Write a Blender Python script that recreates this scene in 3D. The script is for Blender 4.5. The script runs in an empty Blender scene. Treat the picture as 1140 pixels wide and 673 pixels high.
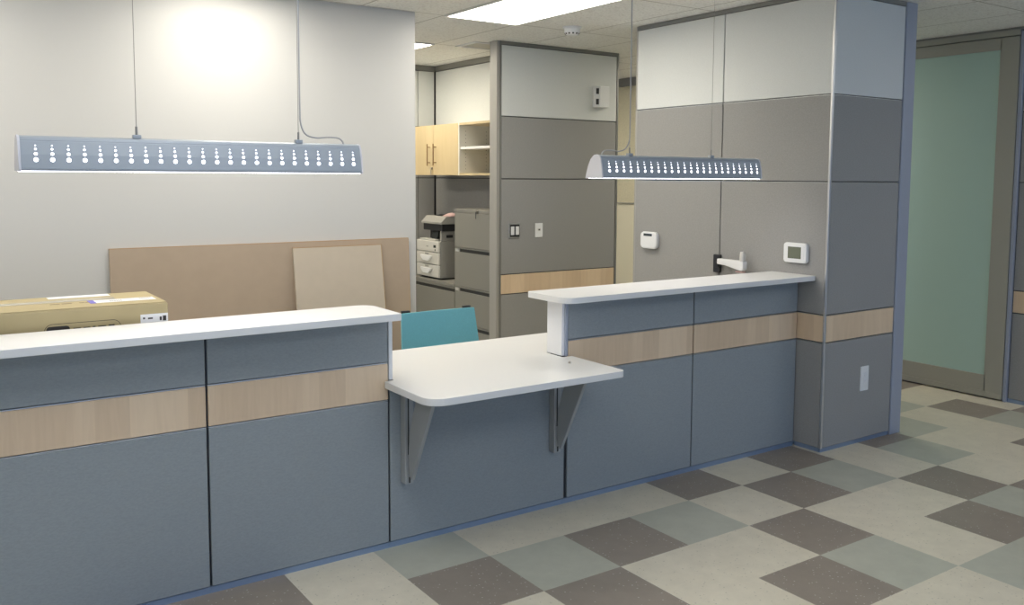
import bpy, bmesh, math, random
from mathutils import Vector, Matrix

random.seed(4)
SC = bpy.context.scene
COL = SC.collection

# ---------------------------------------------------------------- camera
IMW, IMH = 1140.0, 673.0
F_PX, PPX, PPY = 999.06, 16.45, -53.91
R_RIGHT = Vector((0.8204, -0.57175, 0.00626))
R_UP = Vector((0.04414, 0.07424, 0.99626))
R_FWD = Vector((0.57008, 0.81706, -0.08615))
cam_data = bpy.data.cameras.new('camera')
cam = bpy.data.objects.new('camera', cam_data)
COL.objects.link(cam)
fwd = R_FWD.normalized()
right = (R_RIGHT - fwd * R_RIGHT.dot(fwd)).normalized()
up = right.cross(fwd)
m = Matrix.Identity(4)
for i in range(3):
    m[i][0], m[i][1], m[i][2] = right[i], up[i], -fwd[i]
m.translation = Vector((-2.0619, -3.2246, 1.6659))
cam.matrix_world = m
cam_data.sensor_fit = 'HORIZONTAL'
cam_data.sensor_width = 36.0
cam_data.lens = 36.0 * F_PX / IMW
cam_data.shift_x = -PPX / IMW
cam_data.shift_y = PPY / IMW
cam_data.clip_start = 0.05
SC.camera = cam

# ---------------------------------------------------------------- world, light levels, exposure
SKY_COLOR, SKY_STRENGTH = (0.30, 0.54, 1.0), 1.25     # dusk-blue daylight through the open glazed front
TROFFER_COLOR, TROFFER_WARM, TROFFER_COOL = (1.0, 0.95, 0.85), (1.0, 0.92, 0.76), (0.93, 0.96, 1.0)
TROFFER_STAFF, TROFFER_BACK, TROFFER_FRONT = 11.0, 15.0, 8.0               # ceiling panels over the staff side / unseen ones added over the lobby
LED_COLOR, LED_DOTS, LED_LENS = (0.95, 0.93, 1.0), 4.0, 6.0
world = bpy.data.worlds.new('world')
SC.world = world
world.use_nodes = True
bg = world.node_tree.nodes['Background']
bg.inputs[0].default_value = (*SKY_COLOR, 1)
bg.inputs[1].default_value = SKY_STRENGTH
SC.view_settings.view_transform = 'Standard'
SC.view_settings.look = 'None'
SC.view_settings.gamma = 1.0
SC.view_settings.exposure = 0.0
SC.view_settings.use_curve_mapping = False

# ---------------------------------------------------------------- materials
def mat(name, color, rough=0.6, metal=0.0, spec=0.5, noise=None, bump=None, emit=None, strength=0.0):
    """noise = (scale, amount, (sx,sy,sz)) brightness mottling; bump = (scale, strength)"""
    mt = bpy.data.materials.new(name)
    mt.use_nodes = True
    nt = mt.node_tree
    b = nt.nodes['Principled BSDF']
    b.inputs['Base Color'].default_value = (*color, 1)
    b.inputs['Roughness'].default_value = rough
    b.inputs['Metallic'].default_value = metal
    b.inputs['Specular IOR Level'].default_value = spec
    if emit:
        b.inputs['Emission Color'].default_value = (*emit, 1)
        b.inputs['Emission Strength'].default_value = strength
    if noise or bump:
        tc = nt.nodes.new('ShaderNodeTexCoord')
    if noise:
        sc, amt, st = noise
        mp = nt.nodes.new('ShaderNodeMapping'); mp.inputs['Scale'].default_value = st
        nz = nt.nodes.new('ShaderNodeTexNoise'); nz.inputs['Scale'].default_value = sc
        nz.inputs['Detail'].default_value = 4
        rp = nt.nodes.new('ShaderNodeValToRGB')
        rp.color_ramp.elements[0].position = 0.3; rp.color_ramp.elements[1].position = 0.7
        rp.color_ramp.elements[0].color = (*[c * (1 - amt) for c in color], 1)
        rp.color_ramp.elements[1].color = (*[min(1, c * (1 + amt)) for c in color], 1)
        nt.links.new(tc.outputs['Object'], mp.inputs[0])
        nt.links.new(mp.outputs[0], nz.inputs['Vector'])
        nt.links.new(nz.outputs['Fac'], rp.inputs[0])
        nt.links.new(rp.outputs[0], b.inputs['Base Color'])
    if bump:
        nb = nt.nodes.new('ShaderNodeTexNoise'); nb.inputs['Scale'].default_value = bump[0]
        nb.inputs['Detail'].default_value = 3
        bp = nt.nodes.new('ShaderNodeBump'); bp.inputs['Strength'].default_value = bump[1]
        bp.inputs['Distance'].default_value = 0.002
        nt.links.new(tc.outputs['Object'], nb.inputs['Vector'])
        nt.links.new(nb.outputs['Fac'], bp.inputs['Height'])
        nt.links.new(bp.outputs[0], b.inputs['Normal'])
    return mt

def wood_mat(name, light, dark, seg=0.105):
    """maple laminate: upright grain in staves of different tone"""
    mt = bpy.data.materials.new(name); mt.use_nodes = True
    nt = mt.node_tree; b = nt.nodes['Principled BSDF']; N = nt.nodes.new; L = nt.links.new
    b.inputs['Roughness'].default_value = 0.42
    tc = N('ShaderNodeTexCoord'); sx = N('ShaderNodeSeparateXYZ'); L(tc.outputs['Object'], sx.inputs[0])
    add = N('ShaderNodeMath'); add.operation = 'ADD'
    L(sx.outputs[0], add.inputs[0]); L(sx.outputs[1], add.inputs[1])
    dv = N('ShaderNodeMath'); dv.operation = 'DIVIDE'; dv.inputs[1].default_value = seg; L(add.outputs[0], dv.inputs[0])
    # uneven staves: warp the coordinate before flooring
    wz = N('ShaderNodeTexNoise'); wz.noise_dimensions = '1D'; wz.inputs['Scale'].default_value = 0.9
    L(dv.outputs[0], wz.inputs['W'])
    wa = N('ShaderNodeMath'); wa.operation = 'MULTIPLY_ADD'; wa.inputs[1].default_value = 1.6
    L(wz.outputs['Fac'], wa.inputs[0]); L(dv.outputs[0], wa.inputs[2])
    fl = N('ShaderNodeMath'); fl.operation = 'FLOOR'; L(wa.outputs[0], fl.inputs[0])
    wn = N('ShaderNodeTexWhiteNoise'); wn.noise_dimensions = '1D'; L(fl.outputs[0], wn.inputs['W'])
    cb = N('ShaderNodeCombineXYZ'); L(add.outputs[0], cb.inputs[0]); L(fl.outputs[0], cb.inputs[1]); L(sx.outputs[2], cb.inputs[2])
    mp = N('ShaderNodeMapping'); mp.inputs['Scale'].default_value = (38, 3, 3.5); L(cb.outputs[0], mp.inputs[0])
    nz = N('ShaderNodeTexNoise'); nz.inputs['Scale'].default_value = 1.0; nz.inputs['Detail'].default_value = 5
    nz.inputs['Distortion'].default_value = 1.2; L(mp.outputs[0], nz.inputs['Vector'])
    mx = N('ShaderNodeMath'); mx.operation = 'MULTIPLY_ADD'; mx.inputs[1].default_value = 0.55
    L(wn.outputs['Value'], mx.inputs[0])
    m2 = N('ShaderNodeMath'); m2.operation = 'MULTIPLY'; m2.inputs[1].default_value = 0.6; L(nz.outputs['Fac'], m2.inputs[0])
    L(m2.outputs[0], mx.inputs[2])
    rp = N('ShaderNodeValToRGB')
    rp.color_ramp.elements[0].position = 0.15; rp.color_ramp.elements[0].color = (*dark, 1)
    rp.color_ramp.elements[1].position = 0.85; rp.color_ramp.elements[1].color = (*light, 1)
    L(mx.outputs[0], rp.inputs[0]); L(rp.outputs[0], b.inputs['Base Color'])
    return mt

def tile_mat(name, color, speck, amount):
    """sheet linoleum tile with fine chips"""
    mt = bpy.data.materials.new(name); mt.use_nodes = True
    nt = mt.node_tree; b = nt.nodes['Principled BSDF']; N = nt.nodes.new; L = nt.links.new
    b.inputs['Roughness'].default_value = 0.36
    b.inputs['Specular IOR Level'].default_value = 0.45
    tc = N('ShaderNodeTexCoord')
    nz = N('ShaderNodeTexNoise'); nz.inputs['Scale'].default_value = 9; nz.inputs['Detail'].default_value = 8
    nz.inputs['Roughness'].default_value = 0.7
    L(tc.outputs['Object'], nz.inputs['Vector'])
    rp = N('ShaderNodeValToRGB')
    rp.color_ramp.elements[0].position = 0.35; rp.color_ramp.elements[1].position = 0.68
    rp.color_ramp.elements[0].color = (*[c * 0.94 for c in color], 1)
    rp.color_ramp.elements[1].color = (*[c * 1.05 for c in color], 1)
    L(nz.outputs['Fac'], rp.inputs[0])
    vo = N('ShaderNodeTexVoronoi'); vo.inputs['Scale'].default_value = 60
    L(tc.outputs['Object'], vo.inputs['Vector'])
    lt = N('ShaderNodeMath'); lt.operation = 'LESS_THAN'; lt.inputs[1].default_value = 0.2; L(vo.outputs['Distance'], lt.inputs[0])
    sp = N('ShaderNodeSeparateColor'); L(vo.outputs['Color'], sp.inputs[0])
    gt = N('ShaderNodeMath'); gt.operation = 'GREATER_THAN'; gt.inputs[1].default_value = 0.7; L(sp.outputs[0], gt.inputs[0])
    ml = N('ShaderNodeMath'); ml.operation = 'MULTIPLY'; L(lt.outputs[0], ml.inputs[0]); L(gt.outputs[0], ml.inputs[1])
    am = N('ShaderNodeMath'); am.operation = 'MULTIPLY'; am.inputs[1].default_value = amount; L(ml.outputs[0], am.inputs[0])
    mx = N('ShaderNodeMix'); mx.data_type = 'RGBA'
    L(am.outputs[0], mx.inputs['Factor']); L(rp.outputs[0], mx.inputs['A']); mx.inputs['B'].default_value = (*speck, 1)
    L(mx.outputs['Result'], b.inputs['Base Color'])
    return mt

def ceiling_mat():
    """white lay-in tiles, 2x4 ft grid lines and fine fissures, laid out in metres"""
    mt = bpy.data.materials.new('ceiling_tile'); mt.use_nodes = True
    nt = mt.node_tree; b = nt.nodes['Principled BSDF']; N = nt.nodes.new; L = nt.links.new
    b.inputs['Roughness'].default_value = 0.95
    tc = N('ShaderNodeTexCoord'); mp = N('ShaderNodeMapping')
    mp.inputs['Location'].default_value = (-1.08, -1.08, 0); L(tc.outputs['Object'], mp.inputs[0])
    sx = N('ShaderNodeSeparateXYZ'); L(mp.outputs[0], sx.inputs[0])
    def line(out, period, half):
        a = N('ShaderNodeMath'); a.operation = 'PINGPONG'; a.inputs[1].default_value = period / 2; L(out, a.inputs[0])
        c = N('ShaderNodeMath'); c.operation = 'LESS_THAN'; c.inputs[1].default_value = half; L(a.outputs[0], c.inputs[0])
        return c.outputs[0]
    l1, l2 = line(sx.outputs[0], 0.61, 0.007), line(sx.outputs[1], 1.22, 0.007)
    mxm = N('ShaderNodeMath'); mxm.operation = 'MAXIMUM'; L(l1, mxm.inputs[0]); L(l2, mxm.inputs[1])
    nz = N('ShaderNodeTexNoise'); nz.inputs['Scale'].default_value = 60; nz.inputs['Detail'].default_value = 6
    L(tc.outputs['Object'], nz.inputs['Vector'])
    rp = N('ShaderNodeValToRGB')
    rp.color_ramp.elements[0].position = 0.34; rp.color_ramp.elements[0].color = (0.70, 0.68, 0.64, 1)
    rp.color_ramp.elements[1].position = 0.5; rp.color_ramp.elements[1].color = (0.85, 0.84, 0.80, 1)
    L(nz.outputs['Fac'], rp.inputs[0])
    mx = N('ShaderNodeMix'); mx.data_type = 'RGBA'; L(mxm.outputs[0], mx.inputs['Factor'])
    L(rp.outputs[0], mx.inputs['A']); mx.inputs['B'].default_value = (0.52, 0.50, 0.46, 1)
    L(mx.outputs['Result'], b.inputs['Base Color'])
    return mt

M = {}
M['ceiling'] = ceiling_mat()
M['paint'] = mat('wall_paint', (0.62, 0.612, 0.588), 0.8, bump=(250, 0.06))
M['fabric'] = mat('grey_panel_fabric', (0.325, 0.318, 0.302), 0.85, spec=0.2, noise=(90, 0.07, (1, 1, 2.5)), bump=(420, 0.25))
M['counter_fabric'] = mat('daylight_tinted_panel_fabric', (0.300, 0.325, 0.332), 0.8, spec=0.25, noise=(90, 0.06, (1, 1, 2.5)), bump=(420, 0.25))  # grey fabric with the blue daylight tint put into its base colour
M['white_fabric'] = mat('off_white_panel_fabric', (0.69, 0.70, 0.675), 0.85, spec=0.2, noise=(90, 0.03, (1, 1, 2.5)), bump=(420, 0.2))
M['cream_fabric'] = mat('cream_panel_fabric', (0.66, 0.61, 0.44), 0.85, spec=0.2, noise=(60, 0.07, (1, 1, 1)))
M['cream_paint'] = mat('cream_laminate', (0.78, 0.73, 0.56), 0.6)
M['wood'] = wood_mat('maple_laminate', (0.80, 0.615, 0.42), (0.66, 0.485, 0.315))
M['wood_yellow'] = wood_mat('honey_maple_veneer', (0.62, 0.50, 0.30), (0.54, 0.42, 0.235), 0.16)
M['frame'] = mat('panel_frame_metal', (0.10, 0.10, 0.105), 0.4, 0.7)
M['channel'] = mat('ceiling_channel_metal', (0.24, 0.235, 0.215), 0.45, 0.2)
M['alu'] = mat('satin_aluminium', (0.62, 0.62, 0.62), 0.32, 0.9)
M['post'] = mat('blue_grey_powder_coat', (0.36, 0.39, 0.46), 0.45, 0.1)
M['taupe_post'] = mat('taupe_powder_coat', (0.37, 0.355, 0.32), 0.5, 0.1)
M['kick'] = mat('daylight_tinted_kick_metal', (0.27, 0.35, 0.48), 0.35, 0.35)  # blue daylight reflected by the strip is put into the metal colour
M['slab'] = mat('white_laminate', (0.76, 0.75, 0.725), 0.32, spec=0.45)
M['slab_edge'] = mat('white_edge_band', (0.80, 0.80, 0.80), 0.45)
M['white_plastic'] = mat('white_plastic', (0.80, 0.80, 0.79), 0.4)
M['grey_plastic'] = mat('light_grey_plastic', (0.62, 0.60, 0.55), 0.45)
M['mid_plastic'] = mat('printer_grey_plastic', (0.33, 0.32, 0.29), 0.5)
M['black'] = mat('black_plastic', (0.018, 0.018, 0.02), 0.45)
M['dark_glass'] = mat('dark_display', (0.05, 0.055, 0.05), 0.15)
M['lcd'] = mat('lcd_display', (0.16, 0.175, 0.13), 0.2)
M['file_metal'] = mat('taupe_enamel_steel', (0.25, 0.24, 0.21), 0.5, 0.1)
M['dark_slot'] = mat('dark_slot', (0.04, 0.04, 0.036), 0.6)
M['cab_white'] = mat('white_melamine', (0.72, 0.70, 0.62), 0.5)
M['steel'] = mat('brushed_nickel', (0.55, 0.50, 0.44), 0.3, 1.0)
M['bronze'] = mat('bronze_handle_metal', (0.30, 0.19, 0.10), 0.35, 0.8)
M['bracket'] = mat('grey_bracket_enamel', (0.36, 0.37, 0.365), 0.45, 0.1)
M['light_body'] = mat('silver_grey_enamel', (0.36, 0.395, 0.43), 0.5, 0.1)
M['light_cap'] = mat('pale_lilac_enamel', (0.66, 0.65, 0.68), 0.45)
M['cord'] = mat('grey_cord', (0.38, 0.38, 0.39), 0.6)
M['wire'] = mat('steel_wire', (0.30, 0.29, 0.27), 0.4, 0.8)
M['led'] = mat('lit_perforation', (1, 1, 1), 0.5, emit=LED_COLOR, strength=LED_DOTS)
M['lens'] = mat('lit_lens', (1, 1, 1), 0.5, emit=LED_COLOR, strength=LED_LENS)
M['trof_staff'] = mat('lit_diffuser_staff_side', (1, 1, 1), 0.6, emit=TROFFER_COLOR, strength=TROFFER_STAFF)
M['trof_back'] = mat('lit_diffuser_alcove', (1, 1, 1), 0.6, emit=TROFFER_WARM, strength=TROFFER_BACK)
M['trof_added_lobby'] = mat('added_lobby_diffuser', (1, 1, 1), 0.6, emit=TROFFER_COOL, strength=TROFFER_FRONT)
M['mdf'] = mat('brown_board', (0.44, 0.345, 0.255), 0.8, noise=(14, 0.02, (1, 1, 1)))
M['mdf_pale'] = mat('pale_brown_board', (0.53, 0.455, 0.36), 0.8, noise=(14, 0.02, (1, 1, 1)))
M['mdf_edge'] = mat('sawn_board_edge', (0.44, 0.28, 0.14), 0.85)
M['carton'] = mat('carton', (0.43, 0.35, 0.185), 0.75, noise=(6, 0.05, (1, 1, 1)))
M['tape'] = mat('packing_tape', (0.50, 0.46, 0.36), 0.25)
M['paper'] = mat('white_paper', (0.80, 0.80, 0.79), 0.6)
M['ink'] = mat('dark_print', (0.035, 0.03, 0.025), 0.6)
M['faint_ink'] = mat('faded_brown_print', (0.21, 0.16, 0.08), 0.7)
M['blue_ink'] = mat('blue_print', (0.16, 0.14, 0.55), 0.6)
M['teal'] = mat('teal_mesh_fabric', (0.17, 0.47, 0.54), 0.7, noise=(300, 0.12, (1, 1, 1)))
M['pink'] = mat('pink_cloth', (0.52, 0.35, 0.33), 0.8)
M['door_frame'] = mat('bronze_grey_door_metal', (0.40, 0.385, 0.32), 0.45, 0.15)
M['frost'] = mat('frosted_green_glass', (0.46, 0.62, 0.53), 0.3, spec=0.5)
M['tile_cream'] = tile_mat('cream_linoleum', (0.65, 0.595, 0.47), (0.33, 0.31, 0.25), 0.6)
M['tile_sage'] = tile_mat('sage_linoleum', (0.44, 0.44, 0.36), (0.46, 0.46, 0.42), 0.4)
M['tile_taupe'] = tile_mat('taupe_linoleum', (0.27, 0.23, 0.188), (0.52, 0.48, 0.43), 0.85)

# ---------------------------------------------------------------- mesh helpers
ORIGIN = {}

def add_box(bm, x0, x1, y0, y1, z0, z1, bev=0.0, seg=2):
    r = bmesh.ops.create_cube(bm, size=1.0)
    vs = r['verts']
    for v in vs:
        v.co = Vector(((x0 + x1) / 2 + v.co.x * (x1 - x0), (y0 + y1) / 2 + v.co.y * (y1 - y0), (z0 + z1) / 2 + v.co.z * (z1 - z0)))
    if bev > 0:
        es = list({e for v in vs for e in v.link_edges})
        bmesh.ops.bevel(bm, geom=es, offset=bev, segments=seg, affect='EDGES', profile=0.5)
    return bm

def bx(*a, **k):
    return add_box(bmesh.new(), *a, **k)

def add_prism(bm, pts, axis, a0, a1, bev=0.0):
    """extrude a closed 2-D outline along an axis: 'x' -> pts are (y,z), 'y' -> (x,z), 'z' -> (x,y)"""
    def co(p, a):
        return {'x': (a, p[0], p[1]), 'y': (p[0], a, p[1]), 'z': (p[0], p[1], a)}[axis]
    lo = [bm.verts.new(co(p, a0)) for p in pts]
    hi = [bm.verts.new(co(p, a1)) for p in pts]
    fs = [bm.faces.new(lo), bm.faces.new(hi)]
    n = len(pts)
    for i in range(n):
        fs.append(bm.faces.new((lo[i], lo[(i + 1) % n], hi[(i + 1) % n], hi[i])))
    bmesh.ops.recalc_face_normals(bm, faces=fs)
    if bev > 0:
        es = list({e for f in fs[:2] for e in f.edges})
        bmesh.ops.bevel(bm, geom=es, offset=bev, segments=2, affect='EDGES', profile=0.5)
    return bm

def prism(*a, **k):
    return add_prism(bmesh.new(), *a, **k)

def add_tube(bm, pts, r, n=10):
    pts = [Vector(p) for p in pts]
    rings = []
    prev = None
    for i, p in enumerate(pts):
        t = (pts[min(i + 1, len(pts) - 1)] - pts[max(i - 1, 0)]).normalized()
        ref = prev if prev is not None else (Vector((0, 0, 1)) if abs(t.z) < 0.9 else Vector((1, 0, 0)))
        u = (ref - t * ref.dot(t)).normalized(); w = t.cross(u); prev = u
        rr = r[i] if isinstance(r, (list, tuple)) else r
        rings.append([bm.verts.new(p + (u * math.cos(2 * math.pi * k / n) + w * math.sin(2 * math.pi * k / n)) * rr) for k in range(n)])
    fs = []
    for a, b in zip(rings, rings[1:]):
        for k in range(n):
            fs.append(bm.faces.new((a[k], a[(k + 1) % n], b[(k + 1) % n], b[k])))
    fs.append(bm.faces.new(rings[0])); fs.append(bm.faces.new(rings[-1]))
    bmesh.ops.recalc_face_normals(bm, faces=fs)
    return bm

def tube(*a, **k):
    return add_tube(bmesh.new(), *a, **k)

def smooth_path(pts, n=6):
    """Catmull-Rom through the points"""
    P = [Vector(p) for p in pts]
    P = [P[0]] + P + [P[-1]]
    out = []
    for i in range(1, len(P) - 2):
        for k in range(n):
            t = k / n
            a, b, c, d = P[i - 1], P[i], P[i + 1], P[i + 2]
            out.append(0.5 * ((2 * b) + (c - a) * t + (2 * a - 5 * b + 4 * c - d) * t * t + (3 * b - a - 3 * c + d) * t ** 3))
    out.append(P[-2])
    return out

def disc(bm, c, r, normal, n=14):
    nrm = Vector(normal).normalized()
    u = nrm.orthogonal().normalized(); w = nrm.cross(u)
    vs = [bm.verts.new(Vector(c) + (u * math.cos(2 * math.pi * k / n) + w * math.sin(2 * math.pi * k / n)) * r) for k in range(n)]
    f = bm.faces.new(vs)
    if f.normal.dot(nrm) < 0:
        f.normal_flip()

def cyl(bm, c0, c1, r, n=20):
    return add_tube(bm, [c0, c1], r, n)

def obj(name, bm, material, parent=None, origin=None, smooth=False):
    """link a bmesh built in world coordinates as ONE mesh object; children take their parent's origin"""
    bmesh.ops.remove_doubles(bm, verts=bm.verts[:], dist=1e-6) if len(bm.verts) < 4000 else None
    me = bpy.data.meshes.new(name)
    if parent is not None:
        org = ORIGIN[parent.name]
    elif origin is not None:
        org = Vector(origin)
    else:
        lo = [min(v.co[i] for v in bm.verts) for i in range(3)]
        hi = [max(v.co[i] for v in bm.verts) for i in range(3)]
        org = Vector(((lo[0] + hi[0]) / 2, (lo[1] + hi[1]) / 2, lo[2]))
    for v in bm.verts:
        v.co -= org
    if smooth:
        for f in bm.faces:
            f.smooth = True
    bm.to_mesh(me); bm.free()
    for mt in (material if isinstance(material, (list, tuple)) else [material]):
        me.materials.append(M[mt] if isinstance(mt, str) else mt)
    o = bpy.data.objects.new(name, me)
    COL.objects.link(o)
    if parent is not None:
        o.parent = parent
    else:
        o.location = org
    ORIGIN[o.name] = org
    if smooth:
        try:
            me.set_sharp_from_angle(angle=math.radians(40))
        except Exception:
            pass
    return o

def tag(o, label, cat, group=None):
    o['label'] = label; o['category'] = cat
    if group:
        o['group'] = group
    return o

def thing(name, label, cat, loc, group=None):
    o = bpy.data.objects.new(name, None)
    o.empty_display_size = 0.1
    COL.objects.link(o); o.location = loc
    ORIGIN[o.name] = Vector(loc)
    return tag(o, label, cat, group)

def struct(name, bm, material, parent=None, label=None, cat=None, origin=(0, 0, 0)):
    o = obj(name, bm, material, parent, origin)
    if parent is None:
        o['kind'] = 'structure'
        if label:
            o['label'] = label
        if cat:
            o['category'] = cat
    return o

# ---------------------------------------------------------------- room shell
CEIL = 2.7715
XW, YF, XPR, XPE, YWE = 2.4576, 0.1226, 3.162, 3.279, 1.8365     # block wall on the right of the counter
YC = 0.3203                                                    # front face of the counter panels
S1, S2, S3, S4 = 1.5559, 0.654, -0.3267, -1.1115                 # seams between counter sections
XD = 4.678                                                     # wall with the sliding door
ROWS = [(0.03, 0.672, 'fabric', 'lower_panel'), (0.680, 0.840, 'wood', 'wood_band'), (0.848, 1.640, 'fabric', 'middle_panel'),
        (1.648, 2.156, 'fabric', 'upper_panel'), (2.164, 2.738, 'white_fabric', 'top_panel')]

T = 0.4064
SEEN = {}
def row(j, s, i0):
    for k, c in enumerate(s):
        SEEN[(i0 + k, j)] = c
row(-3, 'D', 10)
row(-2, 'GCC', 9)
row(-1, 'DCGCCCDCDCDGCDCC', -3)
row(0, 'CDGDGCDGCGCCGD', -2)
row(1, 'CDCCDCCDCCD', -1)
row(2, 'CDGCDGD', 1)
row(3, 'CCG', 2)
def build_floor():
    bm = bmesh.new()
    rnd = random.Random(11)
    verts = {}
    x0, x1, y0, y1 = -4.5, 5.3, -6.2, 5.6
    def xs():
        i = math.floor(x0 / T)
        while i * T < x1:
            yield i; i += 1
    def vv(x, y):
        k = (round(x, 5), round(y, 5))
        if k not in verts:
            verts[k] = bm.verts.new((x, y, 0))
        return verts[k]
    for i in xs():
        j = math.floor(-y1 / T)
        while -j * T > y0:
            f = bm.faces.new((vv(i * T, -(j + 1) * T), vv((i + 1) * T, -(j + 1) * T), vv((i + 1) * T, -j * T), vv(i * T, -j * T)))
            c = SEEN.get((i, j)) or rnd.choice('CCCGGD')
            f.material_index = 'CGD'.index(c)
            j += 1
    o = struct('floor', bm, ['tile_cream', 'tile_sage', 'tile_taupe'], label='cream, sage and taupe chequered linoleum tile floor', cat='floor')
    return o
build_floor()

struct('ceiling', bx(-4.5, 5.3, -6.2, 5.6, CEIL, CEIL + 0.08), 'ceiling', label='suspended ceiling of white lay-in tiles', cat='ceiling')
struct('wall_left', bx(-4.5, 0.86, 2.31, 2.43, 0, CEIL - 0.001), 'paint', label='plain pale grey painted wall behind the left pendant light', cat='wall')

def panel_run(parent, axis, fixed, sgn, spans, rows=ROWS, thick=0.014, colours=None):
    """fabric and wood panels hung on a wall core; sgn = which way they face along the other axis"""
    for (a0, a1) in spans:
        for (z0, z1, mt, nm) in rows:
            lo, hi = sorted((fixed, fixed - sgn * thick))
            if axis == 'x':
                b = bx(a0 + 0.004, a1 - 0.004, lo, hi, z0, z1, bev=0.002, seg=1)
            else:
                b = bx(lo, hi, a0 + 0.004, a1 - 0.004, z0, z1, bev=0.002, seg=1)
            obj(nm, b, mt, parent)

# block wall that ends the counter on the right
wr = struct('wall_right', bx(XW + 0.013, XPR + 0.05, YF + 0.013, YWE - 0.006, 0.028, CEIL - 0.002), 'frame',
            label='tall panel-clad wall block at the right end of the counter', cat='wall')
panel_run(wr, 'y', XW, -1, [(YC - 0.19, 0.981), (0.981, YWE)])
panel_run(wr, 'x', YF, -1, [(XW + 0.008, XPR)])
obj('corner_trim', bx(XW - 0.004, XW + 0.012, YF - 0.004, YF + 0.012, 0.028, CEIL - 0.002, bev=0.003), 'alu', wr)
obj('end_post', bx(XPR + 0.004, XPE, YF - 0.006, YWE, 0, CEIL - 0.002, bev=0.006), 'post', wr)
kb = bmesh.new()
add_box(kb, XW + 0.012, XPR + 0.002, YF + 0.012, YF + 0.03, 0, 0.028)
add_box(kb, XW + 0.012, XW + 0.03, YF + 0.03, YC + 0.01, 0, 0.028)
add_box(kb, XW + 0.012, XW + 0.03, YC + 0.02, YWE - 0.006, 0, 0.028)
obj('kick_plate', kb, 'kick', wr)
cb = bmesh.new()
add_box(cb, XW - 0.002, XW + 0.012, YF + 0.02, YWE, CEIL - 0.030, CEIL - 0.002)
add_box(cb, XW, XPR, YF - 0.002, YF + 0.012, CEIL - 0.030, CEIL - 0.002)
obj('ceiling_channel', cb, 'channel', wr)
hb = bmesh.new()
for zz in (0.676, 0.844, 1.644, 2.160):
    add_box(hb, XW + 0.0055, XW + 0.014, YF + 0.02, YWE - 0.01, zz - 0.004, zz - 0.0015)
    add_box(hb, XW + 0.02, XPR - 0.004, YF + 0.0055, YF + 0.014, zz - 0.004, zz - 0.0015)
obj('reveal_trim', hb, 'alu', wr)
obj('far_edge_trim', bx(XW, XPR, YWE - 0.005, YWE + 0.012, 0, CEIL - 0.002), 'taupe_post', wr)

# free-standing partition across the passage
YP = 3.023
wm = struct('wall_middle', bx(2.03, 3.285, YP + 0.013, YP + 0.10, 0.0, CEIL - 0.002), 'frame',
            label='grey panelled partition with wood band behind the counter', cat='wall')
panel_run(wm, 'x', YP, -1, [(2.032, 3.275)])
obj('end_post', bx(1.988, 2.018, YP, YP + 0.108, 0, CEIL - 0.002, bev=0.003), 'taupe_post', wm)
obj('edge_trim', bx(3.276, 3.294, YP - 0.003, YP + 0.105, 0, CEIL - 0.002), 'channel', wm)
obj('front_trim', bx(2.0185, 2.031, YP - 0.004, YP + 0.10, 0, CEIL - 0.002), 'channel', wm)
obj('ceiling_channel', bx(2.03, 3.29, YP - 0.004, YP + 0.012, CEIL - 0.028, CEIL - 0.002), 'channel', wm)

# alcove walls behind the partition
ALC_ROWS = [(0.03, 1.640, 'fabric', 'lower_panel'), (1.648, 2.156, 'fabric', 'upper_panel'), (2.164, 2.715, 'white_fabric', 'top_panel')]
XA, YA = 2.46, 4.90
wa = struct('wall_side', bx(XA + 0.013, XA + 0.10, YP + 0.1085, YA + 0.1, 0, CEIL - 0.002), 'frame', label='alcove wall that carries the wall cabinets', cat='wall')
panel_run(wa, 'y', XA, -1, [(YP + 0.112, 3.30), (3.30, YA)], ALC_ROWS)
obj('ceiling_channel', bx(XA - 0.012, XA + 0.012, YP + 0.112, YA, 2.72, CEIL - 0.002), 'channel', wa)
wb = struct('wall_back', bx(-0.6, XA + 0.012, YA + 0.013, YA + 0.1, 0, CEIL - 0.002), 'frame', label='panelled wall at the back of the alcove', cat='wall')
panel_run(wb, 'x', YA, -1, [(-0.6, 0.6), (0.6, 2.26), (2.26, XA - 0.012)], ALC_ROWS)
obj('ceiling_channel', bx(-0.6, XA - 0.013, YA - 0.012, YA + 0.012, 2.72, CEIL - 0.002), 'channel', wb)

# wall with the sliding door, and the lit passage end beyond the partition
wf = struct('wall_far', bx(XD + 0.03, XD + 0.12, -3.2, 5.4, 0, CEIL - 0.002), 'frame', label='panelled far wall beside the sliding glass door', cat='wall')
panel_run(wf, 'y', XD + 0.02, -1, [(-2.4, -0.75), (-0.75, 0.140)])
obj('door_post', bx(XD - 0.002, XD + 0.03, 0.142, 0.168, 0, CEIL - 0.03, bev=0.003), 'post', wf)
obj('kick_plate', bx(XD + 0.018, XD + 0.03, -2.4, 0.140, 0, 0.028), 'kick', wf)
obj('ceiling_channel', bx(XD - 0.01, XD + 0.03, -2.4, 3.4, CEIL - 0.016, CEIL - 0.002), 'channel', wf)
panel_run(wf, 'y', XD + 0.02, -1, [(3.42, 5.2)], [(0.03, 1.366, 'cream_paint', 'lower_panel'), (1.376, 2.68, 'cream_fabric', 'upper_panel')])
obj('seam_trim', bx(XD, XD + 0.03, 3.42, 5.2, 1.3665, 1.3755), 'taupe_post', wf)
obj('passage_channel', bx(XD - 0.01, XD + 0.03, 3.42, 5.2, 2.682, CEIL - 0.002), 'channel', wf)

struct('wall_front', bx(-4.5, 5.3, -6.3, -6.2, 2.1, CEIL - 0.001), 'paint', label='unseen header wall added above the glazed lobby front', cat='wall')  # unseen header, added to keep sky light off the upper wall block
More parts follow.
